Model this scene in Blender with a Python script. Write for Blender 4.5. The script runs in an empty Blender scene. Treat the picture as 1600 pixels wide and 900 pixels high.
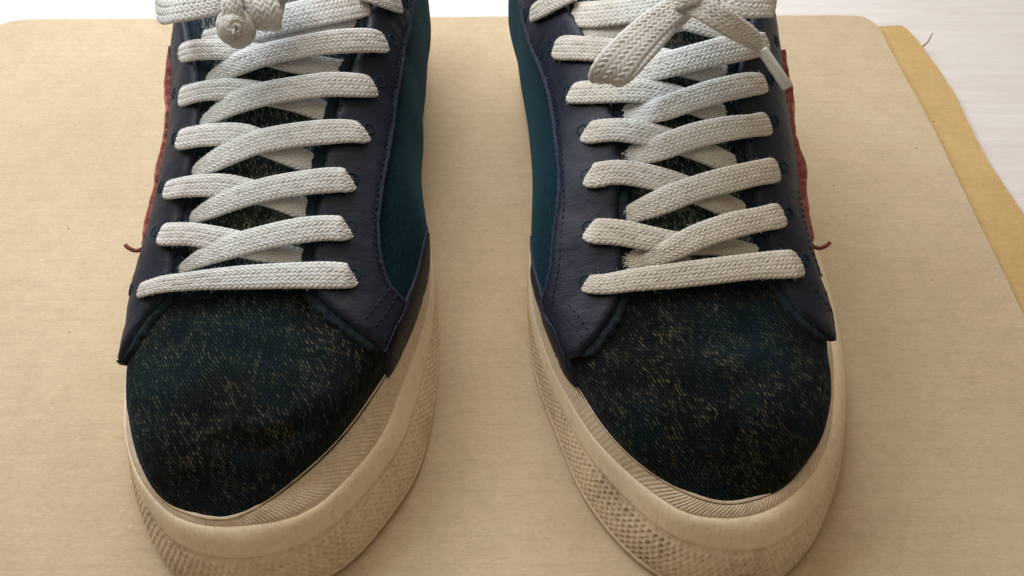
import bpy, math, random
import numpy as np
from mathutils import Vector, noise
from mathutils.bvhtree import BVHTree
from mathutils.geometry import delaunay_2d_cdt

random.seed(7)
RS = np.random.RandomState(7)
scene = bpy.context.scene
COL = scene.collection
CM = 0.01                                   # everything below is written in centimetres

# ------------------------------------------------------------------ camera
CAM_H, F_PX, PITCH = 26.0, 1300.0, math.radians(51.5)
cam_d = bpy.data.cameras.new('camera')
cam = bpy.data.objects.new('camera', cam_d)
COL.objects.link(cam)
cam.location = (0, 0, CAM_H * CM)
cam.rotation_euler = (math.radians(90) - PITCH, 0, 0)
cam_d.sensor_width = 36
cam_d.lens = F_PX * 36 / 1600
cam_d.clip_start = 0.005
cam_d.clip_end = 50
cam_d.dof.use_dof = True
cam_d.dof.focus_distance = 0.262
cam_d.dof.aperture_fstop = 36
scene.camera = cam

# ------------------------------------------------------------------ light
w = bpy.data.worlds.new('World')
scene.world = w
w.use_nodes = True
bg = w.node_tree.nodes['Background']
bg.inputs[0].default_value = (1.0, 0.79, 0.56, 1)
bg.inputs[1].default_value = 0.225

def area(name, loc, target, size, power, color):
    d = bpy.data.lights.new(name, 'AREA')
    d.shape = 'RECTANGLE'
    d.size, d.size_y = size[0] * CM, size[1] * CM
    d.energy = power
    d.color = color
    o = bpy.data.objects.new(name, d)
    COL.objects.link(o)
    o.location = Vector(loc) * CM
    o.rotation_euler = (Vector(target) - Vector(loc)).to_track_quat('-Z', 'Y').to_euler()
    return o
area('window_light', (-22, 59, 51), (-4, 33, 0), (80, 40), 7.0, (0.91, 0.96, 1.0))
area('ceiling_lamp', (-6, 40, 100), (-2, 22, 0), (60, 60), 2.4, (1.0, 0.84, 0.64))
scene.view_settings.view_transform = 'Standard'
scene.view_settings.look = 'None'
scene.view_settings.exposure = 0.10
scene.view_settings.gamma = 1.0

# ------------------------------------------------------------------ maths
SP, CP = math.sin(PITCH), math.cos(PITCH)
def ray(px, py):
    u, v = (px - 800) / F_PX, (450 - py) / F_PX
    return np.array([u, CP + v * SP, -SP + v * CP])
def P(px, py, z):                            # survey point: where the sight line meets height z
    d = ray(px, py)
    t = (z - CAM_H) / d[2]
    return np.array([0, 0, CAM_H]) + d * t

def catmull(pts, n, closed=False):
    pts = np.asarray(pts, float)
    k = len(pts)
    segs = k if closed else k - 1
    out = []
    per = max(2, int(math.ceil(n / segs)))
    for i in range(segs):
        if closed:
            p0, p1, p2, p3 = pts[(i-1) % k], pts[i], pts[(i+1) % k], pts[(i+2) % k]
        else:
            p1, p2 = pts[i], pts[i+1]
            p0 = pts[i-1] if i > 0 else 2*p1 - p2
            p3 = pts[i+2] if i + 2 < k else 2*p2 - p1
        a = max(np.linalg.norm((p1-p0)[:3]), 1e-4) ** .5
        b = max(np.linalg.norm((p2-p1)[:3]), 1e-4) ** .5
        c = max(np.linalg.norm((p3-p2)[:3]), 1e-4) ** .5
        m1 = (p2 - p1) + b * ((p1 - p0) / a - (p2 - p0) / (a + b))
        m2 = (p2 - p1) + b * ((p3 - p2) / c - (p3 - p1) / (b + c))
        for j in range(per):
            t = j / per
            out.append((2*t**3-3*t**2+1)*p1 + (t**3-2*t**2+t)*m1 + (-2*t**3+3*t**2)*p2 + (t**3-t**2)*m2)
    if not closed:
        out.append(pts[-1])
    return np.array(out)

def resample(pts, step=None, n=None, closed=False, dims=None):
    pts = np.asarray(pts, float)
    if closed:
        pts = np.vstack([pts, pts[:1]])
    q = pts[:, :dims] if dims else pts
    s = np.concatenate([[0], np.cumsum(np.linalg.norm(np.diff(q, axis=0), axis=1))])
    if n is None:
        n = max(2, int(round(s[-1] / step)) + (0 if closed else 1))
    g = np.linspace(0, s[-1], n, endpoint=not closed)
    return np.stack([np.interp(g, s, pts[:, i]) for i in range(pts.shape[1])], 1), g

def lerpt(x, tab):
    return np.interp(x, [a for a, b in tab], [b for a, b in tab])

def fbm(p, sc, seed=0.0):
    return noise.fractal(Vector((p[0]*sc+seed, p[1]*sc, p[2]*sc)), 1.0, 2.0, 3)

# ------------------------------------------------------------------ objects
def mk(name, verts, faces, mat, parent=None, uvs=None, fmat=None, smooth=True, origin=(0, 0, 0)):
    me = bpy.data.meshes.new(name)
    V = (np.asarray(verts, float) - np.asarray(origin, float)) * CM
    if isinstance(faces, np.ndarray):
        faces = faces.tolist()
    me.from_pydata(V.tolist(), [], faces)
    for m in (mat if isinstance(mat, (list, tuple)) else [mat]):
        me.materials.append(m)
    if fmat is not None:
        me.polygons.foreach_set('material_index', np.asarray(fmat, np.int32))
    if uvs is not None:
        l = me.uv_layers.new(name='UVMap')
        idx = np.empty(len(me.loops), np.int32)
        me.loops.foreach_get('vertex_index', idx)
        l.data.foreach_set('uv', np.asarray(uvs, np.float32)[idx].ravel())
    if smooth:
        me.polygons.foreach_set('use_smooth', [True] * len(me.polygons))
    me.update()
    o = bpy.data.objects.new(name, me)
    COL.objects.link(o)
    if parent is not None:
        o.parent = parent
    return o

def grid_faces(nu, nv, closed_u=False, closed_v=False, flip=False):
    iu = np.arange(nu if closed_u else nu - 1)
    iv = np.arange(nv if closed_v else nv - 1)
    U, W = np.meshgrid(iu, iv, indexing='ij')
    U2, W2 = (U + 1) % nu, (W + 1) % nv
    f = np.stack([U*nv+W, U2*nv+W, U2*nv+W2, U*nv+W2], -1).reshape(-1, 4)
    return f[:, ::-1] if flip else f

# ------------------------------------------------------------------ materials
class NT:
    def __init__(s, name):
        s.m = bpy.data.materials.new(name)
        s.m.use_nodes = True
        s.t = s.m.node_tree
        s.b = s.t.nodes['Principled BSDF']
    def n(s, typ, **kw):
        nd = s.t.nodes.new(typ)
        for k, v in kw.items():
            setattr(nd, k, v)
        return nd
    def put(s, sock, v):
        if isinstance(v, bpy.types.NodeSocket):
            s.t.links.new(v, sock)
        elif v is not None:
            sock.default_value = v
    def math(s, op, a, b=None, c=None, clamp=False):
        nd = s.n('ShaderNodeMath', operation=op, use_clamp=clamp)
        s.put(nd.inputs[0], a)
        if b is not None: s.put(nd.inputs[1], b)
        if c is not None: s.put(nd.inputs[2], c)
        return nd.outputs[0]
    def vmath(s, op, a, b=None):
        nd = s.n('ShaderNodeVectorMath', operation=op)
        s.put(nd.inputs[0], a)
        if b is not None: s.put(nd.inputs[1], b)
        return nd.outputs[0]
    def mapping(s, vec, scale=(1, 1, 1), rot=(0, 0, 0), loc=(0, 0, 0)):
        nd = s.n('ShaderNodeMapping')
        s.put(nd.inputs['Vector'], vec)
        nd.inputs['Scale'].default_value = scale
        nd.inputs['Rotation'].default_value = rot
        nd.inputs['Location'].default_value = loc
        return nd.outputs[0]
    def noise(s, vec, scale, detail=3, rough=.5, dist=0.0):
        nd = s.n('ShaderNodeTexNoise')
        s.put(nd.inputs['Vector'], vec)
        nd.inputs['Scale'].default_value = scale
        nd.inputs['Detail'].default_value = detail
        nd.inputs['Roughness'].default_value = rough
        nd.inputs['Distortion'].default_value = dist
        return nd.outputs['Fac']
    def ramp(s, fac, stops):
        nd = s.n('ShaderNodeValToRGB')
        s.put(nd.inputs[0], fac)
        e = nd.color_ramp.elements
        while len(e) < len(stops):
            e.new(0.5)
        for el, (p, c) in zip(e, stops):
            el.position = p
            el.color = (c, c, c, 1) if isinstance(c, (int, float)) else (*c, 1)
        return nd.outputs[0]
    def mix(s, fac, a, b, blend='MIX'):
        nd = s.n('ShaderNodeMix', data_type='RGBA', blend_type=blend)
        s.put(nd.inputs[0], fac)
        for sk, v in ((nd.inputs[6], a), (nd.inputs[7], b)):
            if isinstance(v, tuple) and len(v) == 3: v = (*v, 1)
            s.put(sk, v)
        return nd.outputs[2]
    def obj(s):                                   # object coordinates in centimetres
        tc = s.n('ShaderNodeTexCoord')
        return s.mapping(tc.outputs['Object'], (100, 100, 100))
    def uv(s):
        return s.n('ShaderNodeTexCoord').outputs['UV']
    def bump(s, h, dist, strength=1.0, normal=None):
        nd = s.n('ShaderNodeBump')
        nd.inputs['Strength'].default_value = strength
        nd.inputs['Distance'].default_value = dist * CM
        s.put(nd.inputs['Height'], h)
        if normal is not None: s.put(nd.inputs['Normal'], normal)
        return nd.outputs[0]
    def out(s, color=None, rough=None, normal=None, spec=None, sheen=None, sheen_rough=.5, sheen_tint=None):
        if color is not None:
            if isinstance(color, tuple) and len(color) == 3: color = (*color, 1)
            s.put(s.b.inputs['Base Color'], color)
        s.put(s.b.inputs['Roughness'], rough)
        s.put(s.b.inputs['Normal'], normal)
        s.put(s.b.inputs['Specular IOR Level'], spec)
        if sheen is not None:
            s.b.inputs['Sheen Weight'].default_value = sheen
            s.b.inputs['Sheen Roughness'].default_value = sheen_rough
            if sheen_tint: s.b.inputs['Sheen Tint'].default_value = (*sheen_tint, 1)
        return s.m

def m_denim(name, base, dark, fleck, amount, ang=-33, blue=(0.0026, 0.0135, 0.0205), pit=.088):
    """twill with pale weft flecks; uv in centimetres"""
    t = NT(name)
    uv = t.uv()
    wob = t.noise(t.mapping(uv, (1, 1, 1)), 0.9, 2)
    off = t.n('ShaderNodeCombineXYZ')
    t.put(off.inputs[0], t.math('MULTIPLY', wob, 0.5))
    v = t.vmath('ADD', uv, off.outputs[0])
    r = t.mapping(t.mapping(v, rot=(0, 0, math.radians(ang))), (1/pit, 1/(pit*1.8), 1))
    sep = t.n('ShaderNodeSeparateXYZ'); t.put(sep.inputs[0], r)
    colx = t.math('FLOOR', sep.outputs[0])
    shift = t.math('MULTIPLY', colx, 0.43)
    yy = t.math('ADD', sep.outputs[1], shift)
    rowy = t.math('FLOOR', yy)
    fx = t.math('FRACT', sep.outputs[0]); fy = t.math('FRACT', yy)
    px = t.math('SINE', t.math('MULTIPLY', fx, math.pi))
    py = t.math('SINE', t.math('MULTIPLY', fy, math.pi))
    cell = t.n('ShaderNodeCombineXYZ'); t.put(cell.inputs[0], colx); t.put(cell.inputs[1], rowy)
    wn = t.n('ShaderNodeTexWhiteNoise', noise_dimensions='2D'); t.put(wn.inputs['Vector'], cell.outputs[0])
    # where the surface is worn through: streaky patches
    patch = t.noise(t.mapping(uv, (1.0, .8, 1)), .75, 5, .6)
    streak = t.noise(t.mapping(uv, (7.5, 1.1, 1)), 1.0, 3, .6)
    wear = t.math('ADD', t.math('MULTIPLY', patch, .60), t.math('MULTIPLY', streak, .40))
    wear = t.ramp(wear, [(.42, 0.0), (.66, 1.0)])
    tone = t.n('ShaderNodeSeparateColor'); t.put(tone.inputs[0], wn.outputs['Color'])
    rnd = t.math('POWER', wn.outputs['Value'], 2.6)
    lvl = t.math('MULTIPLY', t.math('ADD', t.math('MULTIPLY', wear, 1.15), .10), t.math('ADD', t.math('MULTIPLY', rnd, .93), .07))
    lvl = t.math('MULTIPLY', lvl, amount, None, True)
    dash = t.math('MULTIPLY', t.math('POWER', px, 2.6), t.math('POWER', py, .45))
    f = t.math('MULTIPLY', lvl, dash, None, True)
    rib = t.math('MULTIPLY', px, t.math('ADD', t.math('MULTIPLY', py, .5), .5))
    big = t.noise(uv, .30, 3)
    c0 = t.mix(t.ramp(big, [(.42, 0.0), (.60, 1.0)]), base, blue)  # bluish patches put the sheen of the nap into the colour
    c0 = t.mix(t.math('ADD', t.math('MULTIPLY', rib, .6), .3, None, True), dark, c0)
    fl = t.mix(tone.outputs[1], (fleck[0]*.7, fleck[1]*.85, fleck[2]*1.3), fleck)
    c = t.mix(f, c0, fl)
    fine = t.noise(uv, 40, 2)
    h = t.math('ADD', rib, t.math('MULTIPLY', fine, .5))
    return t.out(c, .95, t.bump(h, .02, .45), .12, sheen=.04, sheen_rough=.4, sheen_tint=(.4, .7, 1))

def m_velvet(name, a, b):
    t = NT(name)
    uv = t.uv()
    r = t.mapping(uv, (14, 4.5, 1))
    ridge = t.n('ShaderNodeTexWave', wave_type='BANDS', bands_direction='X')
    t.put(ridge.inputs['Vector'], t.mapping(uv, (1, 1, 1), (0, 0, math.radians(9))))
    ridge.inputs['Scale'].default_value = 2.1
    ridge.inputs['Distortion'].default_value = 1.6
    ridge.inputs['Detail Scale'].default_value = 3
    nz = t.noise(r, 1.4, 4, .6)
    fine = t.noise(uv, 45, 2)
    weft = t.noise(t.mapping(uv, (3, 26, 1)), 1.0, 2)
    c = t.mix(t.ramp(nz, [(.38, 0.0), (.62, 1.0)]), a, tuple(x*1.5 for x in b))
    c = t.mix(t.ramp(weft, [(.40, .0), (.60, .55)]), c, tuple(x*.4 for x in a))
    c = t.mix(t.math('MULTIPLY', ridge.outputs['Fac'], .18), c, tuple(x * .35 for x in a))
    spk = t.math('GREATER_THAN', t.noise(uv, 22, 1), .79)
    c = t.mix(t.math('MULTIPLY', spk, .5), c, (.35, .42, .36))
    h = t.math('ADD', t.math('MULTIPLY', ridge.outputs['Fac'], .35), fine)
    return t.out(c, .9, t.bump(h, .02, .8), .15, sheen=.10, sheen_rough=.35, sheen_tint=(.15, .6, .8))

def m_leather(name, c1, c2, rough=.42):
    t = NT(name)
    o = t.obj()
    nz = t.noise(o, .55, 4, .6)
    vor = t.n('ShaderNodeTexVoronoi', feature='DISTANCE_TO_EDGE')
    t.put(vor.inputs['Vector'], t.mapping(o, (1, 1.0, 1)))
    vor.inputs['Scale'].default_value = 11
    g = t.ramp(vor.outputs['Distance'], [(0, 0.0), (.25, 1.0)])
    crease = t.noise(t.mapping(o, (.6, 2.6, .6), (0, 0, .25)), 1.3, 4, .6, 1.0)
    fine = t.noise(o, 28, 3)
    c = t.mix(t.ramp(nz, [(.35, 0.0), (.68, 1.0)]), c1, c2)
    scuff = t.ramp(t.noise(t.mapping(o, (2, .6, 2)), 2.5, 5, .75), [(.6, 0.0), (.8, .35)])
    c = t.mix(scuff, c, (.07, .07, .095))
    h = t.math('ADD', t.math('ADD', t.math('MULTIPLY', g, .12), t.math('MULTIPLY', crease, 1.5)), t.math('MULTIPLY', fine, .3))
    r = t.math('ADD', t.math('MULTIPLY', fine, .2), rough)
    return t.out(c, r, t.bump(h, .03, .5), .26)

def m_cord(name, c1, c2, stain=(.40, .36, .30), clean=(.70, .74, .76)):
    t = NT(name)
    o = t.obj()
    nz = t.noise(o, .8, 4, .6)
    fib = t.noise(t.mapping(o, (1.0, 1, 1)), 30, 3, .7)
    c = t.mix(t.ramp(nz, [(.3, 0.0), (.72, 1.0)]), c1, c2)
    ag = t.n('ShaderNodeAttribute'); ag.attribute_name = 'aged'  # dirt at the lace ends, cool light painted into the lace middles
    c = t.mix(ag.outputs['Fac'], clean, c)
    c = t.mix(t.ramp(fib, [(.35, .35), (.6, 0.0)]), c, stain)
    return t.out(c, .95, t.bump(fib, .02, .6), .1, sheen=.25, sheen_rough=.5)

def m_rubber(name, c1, c2, dirt, amount, streaks=0.0):
    t = NT(name)
    o = t.obj()
    a = t.noise(o, .7, 5, .6)
    b = t.noise(o, 4.5, 5, .7)
    c = t.mix(t.ramp(a, [(.35, 0.0), (.7, 1.0)]), c1, c2)
    d = t.math('MULTIPLY', t.ramp(t.math('ADD', t.math('MULTIPLY', a, .6), t.math('MULTIPLY', b, .45)), [(.50, 0.0), (.72, 1.0)]), amount)
    c = t.mix(d, c, dirt)
    if streaks:
        sc = t.noise(t.mapping(o, (9, 1.2, .5)), 1.6, 4, .7)
        c = t.mix(t.math('MULTIPLY', t.ramp(sc, [(.56, 0.0), (.66, 1.0)]), streaks), c, dirt)
    if name == 'dirty_bumper_rubber':
        at_ = t.n('ShaderNodeAttribute'); at_.attribute_name = 'grime'
        c = t.mix(t.math('MULTIPLY', at_.outputs['Fac'], t.ramp(a, [(.35, .4), (.55, 1.4)]), None, True), c, dirt)
    sp = t.math('GREATER_THAN', t.noise(o, 9, 2, .5), .755)
    c = t.mix(t.math('MULTIPLY', sp, .6), c, tuple(x*.3 for x in dirt))
    fine = t.noise(o, 22, 3)
    scr = t.noise(t.mapping(o, (1, 1, 6)), 3.0, 4, .7)
    h = t.math('ADD', t.math('MULTIPLY', fine, .4), scr)
    return t.out(c, t.math('ADD', .52, t.math('MULTIPLY', b, .3)), t.bump(h, .02, .5), .3)

def m_plain(name, c, rough=.8, spec=.3, scale=8, var=.35, bump=.01):
    t = NT(name)
    o = t.obj()
    nz = t.noise(o, scale, 4, .65)
    col = t.mix(t.ramp(nz, [(.3, 0.0), (.7, 1.0)]), tuple(x*(1-var) for x in c), tuple(min(1, x*(1+var)) for x in c))
    return t.out(col, rough, t.bump(nz, bump, .7), spec)

def m_board(name, c1, c2, dot, seed):
    t = NT(name)
    o = t.mapping(t.obj(), loc=(seed, seed*.3, 0))
    big = t.noise(o, .09, 4, .6)
    mid = t.noise(o, 1.2, 5, .65)
    fib = t.noise(t.mapping(o, (.6, 3.0, 1)), 5, 4, .7)
    flute = t.n('ShaderNodeTexWave', wave_type='BANDS', bands_direction='Y')
    t.put(flute.inputs['Vector'], o)
    flute.inputs['Scale'].default_value = .62 
    flute.inputs['Distortion'].default_value = .5
    c = t.mix(t.ramp(big, [(.35, 0.0), (.65, 1.0)]), c1, c2)
    c = t.mix(t.ramp(mid, [(.4, 0.0), (.65, .35)]), c, tuple(x*.82 for x in c1))
    c = t.mix(t.ramp(fib, [(.48, 0.0), (.72, .38)]), c, tuple(min(1, x*1.25) for x in c2))
    c = t.mix(t.math('MULTIPLY', flute.outputs['Fac'], .05), c, tuple(x*.7 for x in c1))
    vo = t.n('ShaderNodeTexVoronoi'); t.put(vo.inputs['Vector'], o); vo.inputs['Scale'].default_value = 1.15
    sep = t.n('ShaderNodeSeparateColor'); t.put(sep.inputs[0], vo.outputs['Color'])
    near = t.math('LESS_THAN', t.math('ADD', vo.outputs['Distance'], t.math('MULTIPLY', t.noise(o, 14, 2), .10)), t.math('ADD', t.math('MULTIPLY', sep.outputs[1], .07), .055))
    dk = t.math('MULTIPLY', near, t.math('GREATER_THAN', sep.outputs[0], .70))
    lt = t.math('MULTIPLY', near, t.math('LESS_THAN', sep.outputs[0], .30))
    c = t.mix(t.math('MULTIPLY', dk, .6), c, dot)
    c = t.mix(t.math('MULTIPLY', lt, .4), c, tuple(min(1, x*1.5) for x in c2))
    vp = t.n('ShaderNodeTexVoronoi'); t.put(vp.inputs['Vector'], t.mapping(o, (1, 2.2, 1), (0, 0, .5))); vp.inputs['Scale'].default_value = 4.2
    s2 = t.n('ShaderNodeSeparateColor'); t.put(s2.inputs[0], vp.outputs['Color'])
    tiny = t.math('MULTIPLY', t.math('LESS_THAN', vp.outputs['Distance'], .13), t.math('GREATER_THAN', s2.outputs[0], .72))
    c = t.mix(t.math('MULTIPLY', tiny, .45), c, t.mix(s2.outputs[1], dot, (.75, .66, .5)))
    grit = t.noise(o, 9, 4, .75)
    c = t.mix(t.ramp(grit, [(.52, 0.0), (.70, .30)]), c, tuple(x*.70 for x in c1))
    c = t.mix(t.ramp(grit, [(.30, .25), (.46, 0.0)]), c, tuple(min(1, x*1.2) for x in c2))
    thin = t.noise(t.mapping(o, (.25, 5.0, 1), (0, 0, .02)), 2.2, 3, .6)
    c = t.mix(t.ramp(thin, [(.54, 0.0), (.68, .22)]), c, tuple(x*.75 for x in c1))
    h = t.math('ADD', t.math('ADD', t.math('MULTIPLY', flute.outputs['Fac'], .18), t.math('MULTIPLY', fib, .5)), mid)
    return t.out(c, .85, t.bump(h, .03, .5), .15)

def m_floor():
    t = NT('pale_floor')
    o = t.obj()
    st = t.noise(t.mapping(o, (.10, 1.5, 1)), 1.0, 6, .7, .6)
    fi = t.noise(t.mapping(o, (.35, 9, 1)), 1.4, 4, .7)
    c = t.mix(t.ramp(st, [(.35, 0.0), (.7, 1.0)]), (.60, .555, .535), (.69, .655, .64))
    c = t.mix(t.ramp(fi, [(.5, 0.0), (.75, .45)]), c, (.49, .445, .43))
    return t.out(c, .5, t.bump(st, .02, .4), .3)

M = {}
M['toe']   = m_denim('worn_denim_toe', (.0022, .0048, .0056), (.0005, .0008, .0009), (.31, .265, .125), .50)
M['tongue']= m_denim('worn_denim_tongue', (.020, .044, .052), (.003, .006, .008), (.55, .52, .33), 2.8, -14, (.012, .042, .058), .075)
M['velvet']= m_velvet('teal_velvet', (.0006, .011, .018), (.0012, .020, .031))
M['edge']  = m_plain('raw_slate_edge', (.012, .021, .028), .9, .1, 6, .6, .05)
M['leather'] = m_leather('navy_leather', (.0050, .0075, .019), (.0095, .0125, .027))
M['leather2'] = m_leather('dark_navy_leather', (.007, .009, .016), (.013, .013, .022), .5)
M['cut']   = m_plain('leather_cut_edge', (.026, .032, .056), .85, .15, 9, .6, .04)
M['thread']= m_plain('navy_thread', (.020, .022, .045), .8, .2, 20, .4, .01)
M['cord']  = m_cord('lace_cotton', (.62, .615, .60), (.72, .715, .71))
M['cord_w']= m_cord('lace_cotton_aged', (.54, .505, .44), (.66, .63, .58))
M['rubber']= m_rubber('cream_rubber', (.80, .68, .49), (.88, .77, .60), (.40, .27, .17), .38, .30)
M['bumper']= m_rubber('dirty_bumper_rubber', (.70, .57, .41), (.82, .70, .52), (.20, .125, .07), .6)
M['twill'] = m_rubber('welt_twill', (.68, .56, .42), (.78, .68, .53), (.26, .18, .11), .55)
M['suede'] = m_plain('red_brown_suede', (.36, .15, .11), .95, .1, 7, .45, .05)
M['suede_d'] = m_plain('suede_cut_edge', (.20, .065, .055), .95, .1, 9, .5, .05)
M['hole']  = m_plain('eyelet_dark', (.006, .007, .010), .9, .1)
M['eyethread'] = m_plain('teal_eyelet_thread', (.007, .026, .036), .9, .2, 15, .5, .02)
M['lining']= m_plain('lining_canvas', (.30, .27, .22), .9, .1, 12, .3, .02)
M['board'] = m_board('kraft_board', (.460, .362, .240), (.512, .414, .286), (.14, .09, .05), 3)
M['board2']= m_board('yellow_kraft_board', (.46, .31, .13), (.52, .365, .165), (.16, .09, .04), 11)
M['floor'] = m_floor()
M['fibre'] = m_plain('fibre', (.45, .30, .16), .9, .1)
t = NT('clear_aglet')
t.b.inputs['Transmission Weight'].default_value = .35
t.b.inputs['IOR'].default_value = 1.45
M['aglet'] = t.out((.78, .80, .80), .22, None, .5)

# ------------------------------------------------------------------ floor and boards
def slab(name, outline, z_top, thick, mat, label, cat, wav=0.0):
    q, _ = resample(outline, 0.5, closed=True)
    q = q + np.array([[fbm((x, y, 0), .35, 5)*wav, fbm((x, y, 3), .35, 9)*wav] for x, y in q])
    n = len(q)
    cen = q.mean(0)
    ctr = (cen[0], cen[1], z_top - thick)
    nrm = cen - q; nrm /= np.linalg.norm(nrm, axis=1)[:, None]
    r0 = np.column_stack([q, np.full(n, z_top - thick)])
    r1 = np.column_stack([q, np.full(n, z_top - .05)])
    r2 = np.column_stack([q + nrm*.05, np.full(n, z_top)])
    V = np.vstack([r0, r1, r2])
    F = []
    for i in range(n):
        j = (i+1) % n
        F += [(i, j, n+j, n+i), (n+i, n+j, 2*n+j, 2*n+i)]
    F += [tuple(range(2*n, 3*n)), tuple(range(n-1, -1, -1))]
    o = mk(name, V, F, mat, origin=ctr, smooth=False)
    o.location = Vector(ctr) * CM
    o['label'] = label; o['category'] = cat
    return o
ZF = -.80
fl = mk('floor', [(-150, -90, ZF), (150, -90, ZF), (150, 170, ZF), (-150, 170, ZF)], [(0, 1, 2, 3)], M['floor'], smooth=False)
fl['kind'] = 'structure'
top_px = [(13, 33), (44, 29.5), (178, 28.5), (500, 27), (800, 25), (1100, 24), (1300, 23), (1345, 24), (1358, 28), (1372, 39), (1411, 111), (1462, 204), (1503, 289), (1556, 398), (1600, 489)]
ol = [P(x, y, 0)[:2] for x, y in top_px]
ol = [(-29.5, -8), (-29.3, 20), P(-30, 50, 0)[:2]] + ol + [(20.3, 5), (20.6, -8)]
board = slab('cardboard_sheet', ol[::-1], 0.0, .36, M['board'], 'large grey-brown cardboard sheet lying under both sneakers', 'cardboard', .03)
low_px = [(1372, 39.5), (1408, 37), (1416, 40), (1444, 76), (1494, 148), (1533, 230), (1583, 305), (1600, 332)]
ol = [P(x, y, -.4)[:2] for x, y in low_px]
ol = [(2, -9), (2, P(1372, 39.5, -.4)[1])] + ol + [(ol[-1][0]+.9, 5), (ol[-1][0]+1.2, -9)]
board2 = slab('cardboard_sheet', ol[::-1], -.42, .36, M['board2'], 'yellower cardboard strip sticking out from under the right edge of the big sheet', 'cardboard', .08)
board2['group'] = board['group'] = 'cardboard sheets under the sneakers'
# loose fibre curling off the corner of the lower sheet
fp = catmull([P(1440, 74, -.5), P(1449, 66, -.2), P(1455, 56, .1), P(1458, 51, .25)], 20)
def tube(name, pts, rad, mat, parent=None, origin=(0, 0, 0), sides=8, radii=None):
    pts = np.asarray(pts, float); n = len(pts)
    T = np.gradient(pts, axis=0); T /= np.linalg.norm(T, axis=1)[:, None] + 1e-9
    up = np.array([.13, .2, .97])
    A = np.cross(T, up); A /= np.linalg.norm(A, axis=1)[:, None] + 1e-9
    B = np.cross(A, T)
    rr = np.full(n, rad) if radii is None else np.asarray(radii)
    an = np.linspace(0, 2*math.pi, sides, endpoint=False)
    V = pts[:, None, :] + rr[:, None, None]*(np.cos(an)[None, :, None]*A[:, None, :] + np.sin(an)[None, :, None]*B[:, None, :])
    F = grid_faces(n, sides, closed_v=True).tolist()
    F += [tuple(range(sides)), tuple(range(n*sides-1, (n-1)*sides-1, -1))]
    return mk(name, V.reshape(-1, 3), F, mat, parent, origin=origin)
fo = P(1440, 74, -.5)
fb = tube('loose_fibre', fp, .05, M['fibre'], origin=fo, radii=np.linspace(.06, .02, len(fp)))
fb.location = Vector(fo) * CM
fb['label'] = 'thin stray brown fibre curling up at the corner of the yellow cardboard'; fb['category'] = 'fibre'

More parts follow.
